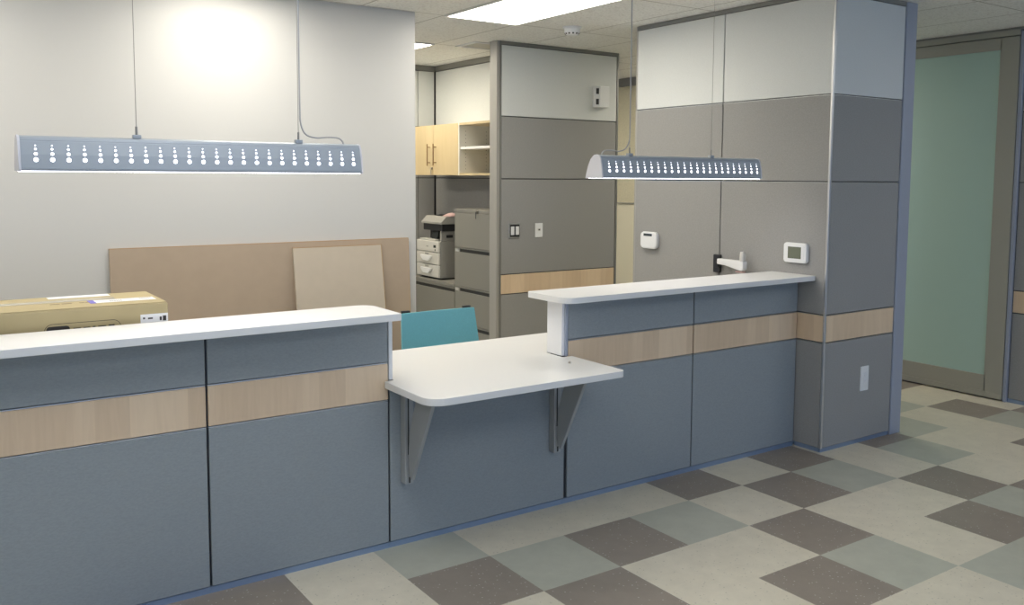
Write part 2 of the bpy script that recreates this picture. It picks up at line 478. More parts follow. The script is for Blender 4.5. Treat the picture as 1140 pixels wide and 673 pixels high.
# unseen remaining shell: closes the room on the left and behind, the lobby front stays open to daylight
struct('wall_west', bx(-4.6, -4.5, -6.2, 5.6, 0, CEIL - 0.001), 'paint', label='painted wall at the far left of the room', cat='wall')
struct('wall_rear', bx(XA + 0.11, 5.3, 5.42, 5.52, 0, CEIL - 0.001), 'paint', label='painted wall closing the passage', cat='wall')
struct('wall_east', bx(XD + 0.13, 5.3, -6.2, -3.3, 0, CEIL - 0.001), 'paint', label='painted wall right of the lobby', cat='wall')
# sliding door
d1 = struct('door_1', bx(XD + 0.005, XD + 0.028, 0.31, 2.05, 0.17, 2.62), 'frost', label='sliding door with a frosted green glass panel', cat='door', origin=(XD, 0.17, 0))
obj('door_rail', bx(XD - 0.012, XD + 0.029, 0.17, 3.4, 2.7135, CEIL - 0.017), 'door_frame', d1)
obj('top_rail', bx(XD - 0.006, XD + 0.029, 0.302, 2.06, 2.62, 2.708, bev=0.002), 'door_frame', d1)
obj('stile', bx(XD - 0.006, XD + 0.029, 0.172, 0.312, 0.012, 2.708, bev=0.002), 'door_frame', d1)
obj('stile', bx(XD - 0.006, XD + 0.029, 2.04, 2.18, 0.012, 2.708, bev=0.002), 'door_frame', d1)
obj('bottom_rail', bx(XD - 0.006, XD + 0.029, 0.302, 2.05, 0.055, 0.178, bev=0.002), 'door_frame', d1)
obj('kick_rail', bx(XD - 0.010, XD + 0.029, 0.176, 2.06, 0.012, 0.054, bev=0.002), 'door_frame', d1)

# ---------------------------------------------------------------- reception counter
YB = YC + 0.135
def counter_section(x0, x1, label, tall=True, cap=None, group='counter sections'):
    t = thing('counter_section', label, 'reception counter', ((x0 + x1) / 2, YC + 0.06, 0), group)
    top = 1.048 if tall else 0.732
    obj('frame', bx(x0 + 0.001, x1 - 0.001, YC + 0.0145, YB - 0.006, 0.027, top), 'frame', t)
    obj('kick_plate', bx(x0 + 0.0005, x1 - 0.0005, YC + 0.006, YC + 0.03, 0, 0.0265), 'kick', t)
    p0, p1 = x0 + 0.0045, x1 - 0.0045
    if cap == 'left':
        p0 += 0.012
    fr = YC
    if tall:
        obj('lower_panel', bx(p0, p1, fr, fr + 0.014, 0.03, 0.672, bev=0.002, seg=1), 'counter_fabric', t)
        obj('wood_band', bx(p0, p1, fr, fr + 0.014, 0.680, 0.840, bev=0.0015, seg=1), 'wood', t)
        obj('upper_panel', bx(p0, p1, fr, fr + 0.014, 0.848, top, bev=0.002, seg=1), 'counter_fabric', t)
        tb = bmesh.new()
        for zz in (0.672, 0.840):
            add_box(tb, p0, p1, fr + 0.003, fr + 0.014, zz + 0.001, zz + 0.0045)
        obj('reveal_trim', tb, 'alu', t)
    else:
        obj('lower_panel', bx(p0, p1, fr, fr + 0.014, 0.03, top, bev=0.002, seg=1), 'counter_fabric', t)
    obj('back_panel', bx(p0, p1, YB - 0.006, YB, 0.03, top, bev=0.001, seg=1), 'fabric', t)
    if cap == 'left':       # white finishing strip on the exposed end above the shelf
        obj('end_trim', bx(x0 - 0.003, x0 + 0.012, fr - 0.003, fr + 0.014, 0.766, top, bev=0.001), 'post', t)
        obj('end_cap', bx(x0 - 0.018, x0 + 0.0005, fr + 0.010, YB, 0.766, top, bev=0.002), 'slab_edge', t)
    if cap == 'right':
        obj('end_cap', bx(x1 + 0.0005, x1 + 0.019, fr + 0.001, YB, 0.766, top, bev=0.002), 'slab_edge', t)
    return t
counter_section(-2.05, S4, 'blue-tinted grey counter section with wood band at the left edge of the photo')
counter_section(S4, S3, 'blue-tinted grey counter section with wood band just left of the transaction shelf', cap='right')
counter_section(S3, S2, 'low blue-tinted grey counter section without wood band under the transaction shelf', tall=False)
counter_section(S2, S1, 'blue-tinted grey counter section with wood band just right of the transaction shelf', cap='left')
counter_section(S1, XW - 0.004, 'blue-tinted grey counter section with wood band that butts against the right wall block')

def round_outline(pts, radii, n=7):
    out = []
    k = len(pts)
    for i in range(k):
        p, r = Vector(pts[i]), radii[i]
        a, b = (Vector(pts[i - 1]) - p).normalized(), (Vector(pts[(i + 1) % k]) - p).normalized()
        if r <= 0:
            out.append(tuple(p)); continue
        ang = a.angle(b); d = r / math.tan(ang / 2)
        c = p + (a + b).normalized() * (r / math.sin(ang / 2))
        v0, v1 = p + a * d - c, p + b * d - c
        t0 = math.atan2(v0.y, v0.x); t1 = math.atan2(v1.y, v1.x)
        dt = (t1 - t0 + math.pi) % (2 * math.pi) - math.pi
        for q in range(n + 1):
            t = t0 + dt * q / n
            out.append((c.x + r * math.cos(t), c.y + r * math.sin(t)))
    return out

tag(obj('countertop', prism(round_outline([(-2.12, 0.196), (-0.322, 0.196), (-0.322, 0.528), (-2.12, 0.528)], [0.02, 0.012, 0.075, 0.02]), 'z', 1.0485, 1.0785, bev=0.002), 'slab'),
    'long raised white countertop at left with the carton behind it', 'countertop', 'raised white countertops')
tag(obj('countertop', prism(round_outline([(0.557, 0.196), (2.4535, 0.196), (2.4535, 0.528), (0.557, 0.528)], [0.075, 0.006, 0.006, 0.02]), 'z', 1.0485, 1.0785, bev=0.002), 'slab'),
    'raised white countertop at right running into the wall block', 'countertop', 'raised white countertops')
shelf_pts = [(-0.350, YC - 0.006), (-0.350, -0.100), (0.690, -0.100), (0.690, YC - 0.006), (0.632, YC - 0.006), (0.632, YB + 0.003), (2.440, YB + 0.003), (2.440, 0.93), (-0.304, 0.93), (-0.304, YC - 0.006)]
sh = thing('transaction_shelf', 'low white shelf between the two raised countertops', 'countertop', (0.17, 0.4, 0.733))
obj('top_board', prism(round_outline(shelf_pts, [0, 0.085, 0.03, 0, 0, 0, 0.01, 0.01, 0.01, 0]), 'z', 0.7335, 0.7645, bev=0.002), 'slab', sh)
for lx in (-0.25, 1.05, 2.38):
    obj('leg', bx(lx - .02, lx + .02, .80, .88, 0, .7330, bev=.003), 'file_metal', sh)
sbm = bmesh.new(); cyl(sbm, (0.567, 0.175, 0.7645), (0.567, 0.175, 0.772), 0.0065, 12); cyl(sbm, (0.567, 0.175, 0.772), (0.567, 0.175, 0.774), 0.004, 12)
obj('screw_head', sbm, 'steel', sh)

def shelf_bracket(x0, label):
    t = thing('shelf_bracket', label, 'bracket', (x0 + 0.02, YC - 0.03, 0.295), 'shelf brackets')
    w = 0.042
    up_ = bmesh.new()
    add_prism(up_, [(YC - 0.0005, 0.295), (YC - 0.046, 0.295), (YC - 0.046, 0.7325), (YC - 0.0005, 0.7325)], 'x', x0, x0 + w, bev=0.003)
    obj('upright', up_, 'bracket', t)
    obj('arm', bx(x0 + 0.004, x0 + w - 0.004, YC - 0.345, YC - 0.0465, 0.719, 0.7325, bev=0.002), 'bracket', t)
    # swept gusset: straight leading edge, inner edge bowed towards the upright
    inner = [(YC - .130, .7185), (YC - .112, .660), (YC - .086, .595), (YC - .062, .520), (YC - .0535, .450), (YC - .0535, .390), (YC - .060, .350), (YC - .070, .322)]
    outer = [(YC - .080, .322), (YC - .280, .7185)]
    obj('brace', prism(inner + outer, 'x', x0 + 0.012, x0 + 0.030, bev=0.003), 'bracket', t)
    obj('slot', bx(x0 + 0.013, x0 + 0.019, YC - 0.0475, YC - 0.0462, 0.43, 0.718), 'dark_slot', t)
    obj('slot', bx(x0 + 0.017, x0 + 0.025, YC - 0.0475, YC - 0.0462, 0.300, 0.326), 'dark_slot', t)
    return t
shelf_bracket(-0.272, 'grey steel bracket under the left end of the transaction shelf')
shelf_bracket(0.553, 'grey steel bracket under the right end of the transaction shelf')

# staff-side desk under the raised left top (only its corner zone is seen past the counter)
dk = thing('desk', 'white desk behind the left counter carrying the carton', 'desk', (-1.2, 0.8, 0))
obj('desk_top', bx(-2.1, -0.3100, YB + 0.004, 1.10, 0.7335, 0.7645, bev=0.002), 'slab', dk)
for x in (-2.06, -0.36):
    obj('leg', bx(x - 0.02, x + 0.02, YB + 0.05, 1.06, 0, 0.7330, bev=0.003), 'file_metal', dk)

# ---------------------------------------------------------------- pendant lights
def pendant(x0, x1, yf, zb, xa, xb, label, cord_at):
    t = thing('pendant_light', label, 'pendant light', ((x0 + x1) / 2, yf + 0.065, zb), 'linear pendant lights')
    z = lambda v: zb + v
    prof = [(yf, z(.006)), (yf - .002, z(.014)), (yf + .003, z(.060)), (yf + .014, z(.103)), (yf + .024, z(.118)), (yf + .045, z(.124)), (yf + .068, z(.121)),
            (yf + .092, z(.102)), (yf + .112, z(.068)), (yf + .126, z(.030)), (yf + .132, z(.006))]
    obj('housing', prism(prof, 'x', x0 + .008, x1 - .008), 'light_body', t)
    ctr = (yf + .065, z(.06))
    big = [(ctr[0] + (p[0] - ctr[0]) * 1.03, ctr[1] + (p[1] - ctr[1]) * 1.03) for p in prof]
    for a, b in ((x0, x0 + .0078), (x1 - .0078, x1)):
        obj('end_cap', prism(big, 'x', a, b, bev=0.0015), 'light_cap', t)
    obj('top_rib', bx(x0 + .009, x1 - .009, yf + .016, yf + .022, z(.1035), z(.1085)), 'light_body', t)
    lens = [(yf + .006, z(.0058)), (yf + .007, z(.0045)), (yf + .02, z(.0032)), (yf + .11, z(.0032)), (yf + .125, z(.0045)), (yf + .126, z(.0058))]
    obj('lens', prism(lens, 'x', x0 + .009, x1 - .009), 'lens', t)
    # perforations: 24 columns of four growing dots on the front face, pushed 0.4 mm proud
    def face(v):
        a, b = ((-.002, .014), (.003, .060)) if v < .060 else ((.003, .060), (.014, .103))
        s = (v - a[1]) / (b[1] - a[1])
        return yf + a[0] + (b[0] - a[0]) * s - 0.0006
    n = 24
    for k in range(n):
        pb = bmesh.new()
        xx = x0 + .052 + (x1 - x0 - .092) * k / (n - 1)
        for v, r in ((.043, .0070), (.0625, .0050), (.0785, .0033), (.0905, .0018)):
            nr = (0, -1, .11) if v < .06 else (0, -1, .26)
            disc(pb, (xx, face(v), z(v)), r, nr)
        obj('lit_perforations', pb, 'led', t)
    yc = yf + .045
    for xx in (xa, xb):
        g = bmesh.new()
        add_box(g, xx - .014, xx + .014, yc - .012, yc + .012, z(.1225), z(.136), bev=.002)
        grip = obj('cable_gripper', g, 'light_body', t)
        obj('stud', tube([(xx, yc, z(.136)), (xx, yc, z(.165))], .0042, 10), 'wire', grip)
        obj('suspension_cable', tube([(xx, yc, z(.165)), (xx, yc, CEIL - .003)], .0012, 8), 'wire', t)
    xx, xe = cord_at
    s = 1 if xe > xx else -1
    path = smooth_path([(xx + s * .004, yc - .006, CEIL - .003), (xx + s * .0045, yc - .006, z(.45)), (xx + s * .005, yc - .006, z(.27)), (xx + s * .008, yc - .005, z(.20)), (xx + s * .03, yc, z(.158)),
                        (xx + s * .075, yc, z(.145)), (xx + s * .12, yc, z(.149)), (xx + s * .165, yc, z(.147)), (xx + s * .183, yc, z(.136)), (xe, yc, z(.122))], 6)
    obj('power_cord', tube(path, .0032, 8), 'cord', t, smooth=True)
    for q in (xa, xb):
        cb_ = bmesh.new(); cyl(cb_, (q, yc, CEIL - .022), (q, yc, CEIL - .001), .03, 20)
        obj('ceiling_cup', cb_, 'light_cap', t)
    return t
pendant(-1.738, -0.512, 0.165, 1.668, -1.362, -0.765, 'grey linear pendant light over the left raised countertop', (-0.765, -0.575))
pendant(0.860, 2.068, 0.303, 1.654, 1.083, 1.690, 'grey linear pendant light over the right raised countertop', (1.083, 0.892))

# ---------------------------------------------------------------- ceiling fittings
def troffer(x, y, label, mt):
    t = thing('ceiling_light', label, 'ceiling light', (x + .305, y + .61, CEIL - .012), 'ceiling light panels')
    f = bmesh.new()
    for a in ((x + .004, x + .606, y + .004, y + .02), (x + .004, x + .606, y + 1.2, y + 1.216), (x + .004, x + .02, y + .0202, y + 1.1998), (x + .59, x + .606, y + .0202, y + 1.1998)):
        add_box(f, *a, CEIL - .010, CEIL - .0005)
    obj('frame', f, 'white_plastic', t)
    obj('diffuser', bx(x + .021, x + .589, y + .021, y + 1.199, CEIL - .008, CEIL - .001), mt, t)
troffer(1.08, 1.08, 'bright ceiling light panel above the passage beside the smoke detector', 'trof_staff')
troffer(1.08, 3.52, 'bright ceiling light panel half hidden by the edge of the pale wall', 'trof_back')
troffer(-0.75, 0.90, 'ceiling light panel close to the pale wall above the carton', 'trof_staff')
troffer(-2.58, 1.08, 'unseen ceiling light panel added at the far left over the staff side', 'trof_staff')  # out of view, added for more light on the staff side
troffer(2.64, 3.52, 'unseen ceiling light panel added over the passage behind the partition', 'trof_back')  # hidden panel, added to brighten the cream passage end
troffer(3.92, 1.94, 'unseen ceiling light panel added over the passage behind the wall block', 'trof_back')  # hidden panel, added to lift the right half of the partition
troffer(-0.75, 3.52, 'unseen ceiling light panel added behind the pale wall', 'trof_back')  # hidden panel, added to light the alcove file fronts
for k, (x, y, nm) in enumerate(((-1.36, -1.36, 'in the lobby opposite the transaction shelf'), (3.98, -2.58, 'in the lobby before the sliding door'), (-0.75, -3.80, 'in the lobby above the viewer'), (0.47, -3.80, 'in the lobby at the right front'), (-3.19, -1.36, 'in the lobby at the far left'))):
    troffer(x, y, 'unseen ceiling light panel added ' + nm, 'trof_added_lobby')  # all out of view, added to light the lobby floor and counter front

sd = thing('smoke_detector', 'round white smoke detector on the ceiling before the partition', 'smoke detector', (2.085, 2.148, CEIL - .06))
b = bmesh.new(); cyl(b, (2.085, 2.148, CEIL - .012), (2.085, 2.148, CEIL - .0005), .070, 28)
obj('base', b, 'white_plastic', sd)
b = bmesh.new(); add_tube(b, [(2.085, 2.148, CEIL - .0125), (2.085, 2.148, CEIL - .044), (2.085, 2.148, CEIL - .058), (2.085, 2.148, CEIL - .063)], [.060, .057, .046, .026], 28)
obj('head', b, 'white_plastic', sd, smooth=True)
b = bmesh.new()
for k in range(12):
    a = k * math.pi / 6
    c, s = math.cos(a), math.sin(a)
    p0 = Vector((2.085 + c * .0532, 2.148 + s * .0532, CEIL - .0505))
    vs = [p0 + Vector((-s * .007, c * .007, -.0060)), p0 + Vector((s * .007, -c * .007, -.0060)), p0 + Vector((s * .006 + c * .005, -c * .006 + s * .004, .0045)), p0 + Vector((-s * .006 + c * .005, c * .006 + s * .004, .0045))]
    bb_ = [bm_v for bm_v in (b.verts.new(v) for v in vs)]
    b.faces.new(bb_)
obj('vent_slots', b, 'ink', sd)

av = thing('air_vent', 'square ceiling air vent beside the partition post', 'air vent', (2.087, 3.352, CEIL - .012))
b = bmesh.new()
vx0, vx1, vy0, vy1 = 1.885, 2.29, 3.19, 3.515
for a in ((vx0, vx1, vy0, vy0 + .03), (vx0, vx1, vy1 - .03, vy1), (vx0, vx0 + .03, vy0 + .0301, vy1 - .0301), (vx1 - .03, vx1, vy0 + .0301, vy1 - .0301)):
    add_box(b, *a, CEIL - .009, CEIL - .0005)
obj('frame', b, 'white_plastic', av)
obj('backing', bx(vx0 + .031, vx1 - .031, vy0 + .031, vy1 - .031, CEIL - .002, CEIL - .0005), 'cab_white', av)
b = bmesh.new()
for k in range(13):
    yy = vy0 + .036 + k * .0195
    add_prism(b, [(yy, CEIL - .0060), (yy + .012, CEIL - .0050), (yy + .012, CEIL - .0035), (yy, CEIL - .0045)], 'x', vx0 + .031, vx1 - .031)
obj('louvres', b, 'cab_white', av)

# ---------------------------------------------------------------- fittings on the right wall block
th = thing('thermostat', 'white thermostat with grey display on the wall block above the countertop', 'thermostat', (XW, .338, 1.147))
obj('body', prism(round_outline([(.250, 1.147), (.252, 1.270), (.424, 1.270), (.424, 1.147)], [.02] * 4), 'x', XW - .030, XW - .0005, bev=.007), 'white_plastic', th)
obj('bezel', prism(round_outline([(.268, 1.166), (.268, 1.252), (.398, 1.252), (.398, 1.166)], [.008] * 4), 'x', XW - .0325, XW - .0302), 'slab_edge', th)
obj('display', bx(XW - .034, XW - .0326, .288, .386, 1.174, 1.246), 'lcd', th)

al = thing('wall_sensor', 'rounded white wall sensor with dark slot on the wall block', 'wall sensor', (XW, 1.65, 1.143))
obj('body', prism(round_outline([(1.565, 1.143), (1.565, 1.268), (1.738, 1.268), (1.738, 1.143)], [.034] * 4), 'x', XW - .034, XW - .0005, bev=.009), 'white_plastic', al)
obj('window', bx(XW - .0352, XW - .0338, 1.612, 1.70, 1.236, 1.254), 'dark_glass', al)

ma = thing('monitor_arm', 'white folded monitor arm on a black wall plate above the countertop', 'monitor arm', (XW, .98, 1.03))
obj('wall_plate', prism(round_outline([(.958, 1.028), (.958, 1.150), (1.016, 1.150), (1.016, 1.028)], [.006] * 4), 'x', XW - .022, XW - .0005, bev=.003), 'black', ma)
b = bmesh.new(); add_tube(b, [(XW - .022, .968, 1.085), (XW - .05, .950, 1.088)], [.020, .014], 14); add_box(b, XW - .066, XW - .048, .930, .962, 1.070, 1.106, bev=.004)
obj('swivel', b, 'black', ma)
b = bmesh.new()
add_prism(b, round_outline([(.700, 1.060), (.700, 1.128), (.928, 1.130), (.928, 1.094), (.860, 1.090)], [.018, .012, .006, .006, .02]), 'x', XW - .082, XW - .040, bev=.006)
obj('arm', b, 'white_plastic', ma)
obj('knuckle', bx(XW - .074, XW - .048, .884, .912, 1.094, 1.124, bev=.003), 'steel', ma)
b = bmesh.new(); add_tube(b, [(XW - .061, .722, 1.128), (XW - .061, .722, 1.165), (XW - .061, .728, 1.188)], [.020, .019, .012], 18)
obj('post', b, 'grey_plastic', ma, smooth=True)
obj('foot_cap', prism(round_outline([(XW - .078, .705), (XW - .044, .705), (XW - .044, .775), (XW - .078, .775)], [.012] * 4), 'z', 1.0535, 1.0595), 'pink', ma)

def plate(name, label, cat, x0, x1, y, z0, z1, kind):
    """electrical plate on a wall that faces -Y"""
    t = thing(name, label, cat, ((x0 + x1) / 2, y, z0))
    obj('cover_plate', bx(x0, x1, y - .007, y - .0003, z0, z1, bev=.002), 'alu' if kind == 'switch' else 'white_plastic', t)
    w = x1 - x0
    cx, cz = (x0 + x1) / 2, (z0 + z1) / 2
    if kind == 'switch':
        obj('dark_surround', bx(x0 + .012, x1 - .004, y - .0082, y - .0072, z0 + .012, z1 - .012), 'black', t)
        for c in (cx - .021, cx + .027):
            obj('rocker', bx(c - .017, c + .017, y - .013, y - .0083, cz - .036, cz + .036, bev=.002), 'white_plastic', t)
    elif kind == 'jack':
        obj('jack', bx(cx - .014, cx + .014, y - .0105, y - .0072, cz - .006, cz + .016, bev=.001), 'grey_plastic', t)
        obj('jack_opening', bx(cx - .008, cx + .008, y - .0110, y - .0106, cz - .001, cz + .010), 'dark_slot', t)
    else:
        obj('socket_insert', bx(cx - .017, cx + .017, y - .0095, y - .0072, cz - .036, cz + .036, bev=.002), 'slab_edge', t)
        s = bmesh.new()
        for dz in (-.018, .018):
            add_box(s, cx - .0075, cx - .0055, y - .0099, y - .0096, cz + dz, cz + dz + .008)
            add_box(s, cx + .0055, cx + .0075, y - .0099, y - .0096, cz + dz, cz + dz + .008)
            add_box(s, cx - .002, cx + .002, y - .0099, y - .0096, cz + dz - .008, cz + dz - .004)
        obj('socket_slots', s, 'grey_plastic', t)
    return t
plate('wall_outlet', 'white electrical outlet low on the wall block end', 'outlet', 2.827, 2.908, YF, .336, .492, 'outlet')
plate('light_switch', 'double light switch with metal plate on the partition', 'light switch', 2.108, 2.220, YP, 1.147, 1.274, 'switch')
plate('wall_jack', 'pale single wall jack plate right of the double switch', 'wall jack', 2.380, 2.458, YP, 1.147, 1.268, 'jack')

st = thing('alarm_box', 'white alarm box with two dark slots high on the partition', 'alarm', (3.07, YP, 2.275))
obj('body', prism([(2.998, YP - .0005), (2.998, YP - .030), (3.036, YP - .058), (3.140, YP - .058), (3.140, YP - .0005)], 'z', 2.276, 2.462, bev=.004), 'white_plastic', st)
for z0 in (2.300, 2.392):
    b = bmesh.new(); 
    add_prism(b, [(3.006, YP - .0361), (3.026, YP - .0508), (3.0255, YP - .0520), (3.0055, YP - .0373)], 'z', z0, z0 + .050)
    obj('slot', b, 'dark_slot', st)

# ---------------------------------------------------------------- alcove: cabinets, files, printer
XC = 2.12
wc = thing('wall_cabinet', 'maple two-door wall cabinet in the alcove', 'cabinet', (2.28, 4.245, 1.67))
obj('body', bx(XC + .0005, XA - .0003, 3.842, 4.66, 1.675, 2.140), 'cab_white', wc)
for y0, y1, hy in ((3.84, 4.300, 4.246), (4.304, 4.66, 4.362)):
    d = obj('door', bx(XC - .02, XC, y0, y1, 1.672, 2.142, bev=.002), 'wood_yellow', wc)
    h = bmesh.new(); add_tube(h, [(XC - .052, hy, 1.760), (XC - .052, hy, 1.965)], .006, 10)
    for zz in (1.790, 1.935):
        add_tube(h, [(XC - .0205, hy, zz), (XC - .052, hy, zz)], .0045, 8)
    obj('handle', h, 'bronze', d)
kk = thing('key_ring', 'bunch of small keys hanging in the lock of the maple wall cabinet', 'keys', (XC - .03, 4.318, 1.70))
b = bmesh.new(); add_tube(b, [(XC - .0205, 4.318, 1.738), (XC - .034, 4.318, 1.738)], .011, 14)
obj('lock_key', b, 'steel', kk)
b = bmesh.new(); add_tube(b, [(XC - .038 , 4.318 + .014 * math.cos(a), 1.724 + .014 * math.sin(a)) for a in [i * math.pi / 8 for i in range(17)]], .002, 6)
obj('ring', b, 'steel', kk)
b = bmesh.new(); add_box(b, XC - .040, XC - .037, 4.308, 4.320, 1.676, 1.712); add_box(b, XC - .036, XC - .034, 4.320, 4.330, 1.684, 1.712)
obj('key', b, 'steel', kk)

os_ = thing('open_shelf_unit', 'white open shelf unit beside the maple wall cabinet', 'shelf unit', (2.28, 3.5, 1.67))
y0, y1 = 3.19, 3.838
for a, b_ in ((y0, y0 + .018), (y1 - .018, y1)):
    p = bx(XC - .018, XA - .012, a, b_, 1.672, 2.142)
    obj('side_panel', p, 'cab_white', os_)
obj('top_panel', bx(XC - .018, XA - .012, y0 + .0185, y1 - .0185, 2.122, 2.142), 'wood_yellow', os_)
obj('bottom_panel', bx(XC - .018, XA - .012, y0 + .0185, y1 - .0185, 1.672, 1.692), 'wood_yellow', os_)
obj('back_panel', bx(XA - .0115, XA - .0005, y0, y1, 1.672, 2.142), 'cab_white', os_)
obj('shelf', bx(XC - .005, XA - .013, y0 + .0185, y1 - .0185, 1.905, 1.928, bev=.001), 'slab', os_)
b = bmesh.new()
for xx in (XC + .05, XA - .07):
    for k in range(11):
        disc(b, (xx, y1 - .0183, 1.73 + k * .034), .0035, (0, -1, 0), 8)
obj('pin_holes', b, 'dark_slot', os_)

def lateral_file(name, label, y0, y1, top, drawers, xf=2.02, lock=False):
    t = thing(name, label, 'filing cabinet', (2.24, (y0 + y1) / 2, 0), 'steel lateral files')
    obj('case', bx(xf + .012, XA - .003, y0, y1, 0, top, bev=.003), 'file_metal', t)
    obj('top_edge', bx(xf, xf + .0118, y0, y1, top - .030, top, bev=.002), 'file_metal', t)
    for (z0, z1) in drawers:
        d = obj('drawer', bx(xf, xf + .0118, y0 + .004, y1 - .004, z0, z1 - (.0 if z1 > 1.3 else .042), bev=.002), 'file_metal', t)
        if z1 > 1.3:
            continue
        obj('handle_lip', bx(xf - .004, xf + .0115, y0 + .004, y1 - .004, z1 - .012, z1 - .004, bev=.002), 'file_metal', d)
        obj('handle_recess', bx(xf + .007, xf + .0117, y0 + .006, y1 - .085, z1 - .0415, z1 - .0125), 'dark_slot', d)
        obj('label_holder', bx(xf + .0015, xf + .0117, y1 - .075, y1 - .006, z1 - .040, z1 - .0135), 'grey_plastic', d)
    if lock:
        b = bmesh.new(); add_tube(b, [(xf - .001, 3.367, top - .016), (xf - .012, 3.367, top - .016)], .010, 12)
        lk = obj('lock', b, 'steel', t)
        obj('key', bx(xf - .014, xf - .0125, 3.374, 3.384, top - .075, top - .014), 'black', lk)
    return t
lateral_file('lateral_file', 'tall taupe four-drawer lateral filing cabinet next to the partition post', 3.138, 3.764, 1.372,
             [(.03, .350), (.352, .680), (.682, 1.032), (1.034, 1.340)], lock=True)
lateral_file('lateral_file', 'low taupe lateral filing cabinet under the printer', 3.768, 4.70, .690, [(.03, .330), (.332, .658)])

pr = thing('printer', 'grey multifunction printer with two paper drawers on the low file', 'printer', (2.25, 4.32, .6905))
Y0, Y1 = 4.105, 4.545
obj('feet', bx(2.09, 2.42, Y0 + .03, Y1 - .03, .6905, .703), 'black', pr)
obj('body', bx(2.066, 2.44, Y0, Y1, .7035, 1.055, bev=.006), 'mid_plastic', pr)
obj('front_cover', bx(2.048, 2.0655, Y0 + .002, Y1 - .002, .948, 1.052, bev=.006), 'grey_plastic', pr)
for z0, z1 in ((.710, .826), (.832, .942)):
    d = obj('paper_drawer', bx(2.048, 2.0655, Y0 + .002, Y1 - .002, z0, z1, bev=.004), 'grey_plastic', pr)
    zc = (z0 + z1) / 2 + .004
    h = prism(round_outline([(4.225, zc + .022), (4.445, zc + .022), (4.42, zc - .006), (4.385, zc - .030), (4.285, zc - .030), (4.25, zc - .006)], [.006] * 6), 'x', 2.030, 2.0475, bev=.003)
    obj('handle', h, 'white_plastic', d)
    obj('paper_gauge', bx(2.0465, 2.0478, 4.30, 4.37, zc + .028, zc + .045), 'mid_plastic', d)
obj('badge', bx(2.0465, 2.0478, 4.305, 4.345, .993, 1.003), 'mid_plastic', pr)
b = bmesh.new(); add_box(b, 2.0465, 2.0478, 4.160, 4.205, .990, 1.016); add_box(b, 2.0465, 2.0478, 4.168, 4.182, .960, .978)
obj('indicator_lights', b, 'dark_glass', pr)
obj('side_tower', bx(2.075, 2.44, Y0, Y0 + .022, 1.0555, 1.150, bev=.004), 'mid_plastic', pr)
obj('rear_tower', bx(2.15, 2.44, Y0 + .0225, Y1 - .09, 1.0555, 1.150, bev=.004), 'black', pr)
obj('side_vent', bx(2.13, 2.20, Y0 - .0015, Y0 - .0002, 1.085, 1.112), 'black', pr)
obj('side_hatch', bx(2.13, 2.38, Y0 - .003, Y0 - .0002, .735, .845, bev=.001), 'mid_plastic', pr)
obj('control_panel', prism([(2.112, 1.068), (2.128, 1.068), (2.148, 1.148), (2.132, 1.148)], 'y', 4.25, 4.36), 'dark_glass', pr)
obj('output_tray', bx(2.075, 2.148, Y0 + .12, Y1 - .02, 1.0555, 1.066, bev=.003), 'grey_plastic', pr)
obj('scanner_bed', bx(2.070, 2.43, Y0 - .02, Y1 - .10, 1.1505, 1.214, bev=.006), 'black', pr)
obj('scanner_lid', prism([(2.058, 1.2145), (2.058, 1.232), (2.11, 1.285), (2.41, 1.285), (2.43, 1.25), (2.43, 1.2145)], 'y', Y0 - .03, Y1 - .085, bev=.004), 'mid_plastic', pr)

def crumple(cx, cy, z, lx, ly, h, name, mt, label, cat):
    rnd = random.Random(9)
    bm = bmesh.new(); n = 10
    top, bot = [], []
    for i in range(n + 1):
        for j in range(n + 1):
            u, v = i / n, j / n
            x = cx + (u - .5) * lx * (1 + .12 * math.sin(5 * v)); y = cy + (v - .5) * ly * (1 + .15 * math.sin(4 * u + 1))
            hh = h * (0.35 + 0.65 * math.sin(math.pi * u) ** .6 * math.sin(math.pi * v) ** .6) * (0.75 + .5 * rnd.random()) if 0 < i < n and 0 < j < n else h * .2
            top.append(bm.verts.new((x, y, z + hh))); bot.append(bm.verts.new((x, y, z)))
    q = lambda i, j: i * (n + 1) + j
    fs = []
    for i in range(n):
        for j in range(n):
            fs.append(bm.faces.new((top[q(i, j)], top[q(i + 1, j)], top[q(i + 1, j + 1)], top[q(i, j + 1)])))
            fs.append(bm.faces.new((bot[q(i, j)], bot[q(i, j + 1)], bot[q(i + 1, j + 1)], bot[q(i + 1, j)])))
    rim = [(i, 0) for i in range(n)] + [(n, j) for j in range(n)] + [(i, n) for i in range(n, 0, -1)] + [(0, j) for j in range(n, 0, -1)]
    for a, b in zip(rim, rim[1:] + rim[:1]):
        fs.append(bm.faces.new((top[q(*a)], top[q(*b)], bot[q(*b)], bot[q(*a)])))
    bmesh.ops.recalc_face_normals(bm, faces=fs)
    return tag(obj(name, bm, mt, smooth=True), label, cat)
crumple(2.23, 4.145, 1.2855, .17, .13, .030, 'pink_cloth', 'pink', 'crumpled pink cloth lying on the printer lid', 'cloth')
crumple(2.20, 4.290, 1.2855, .11, .12, .016, 'black_pouch', 'black', 'small black pouch lying beside the pink cloth on the printer', 'pouch')

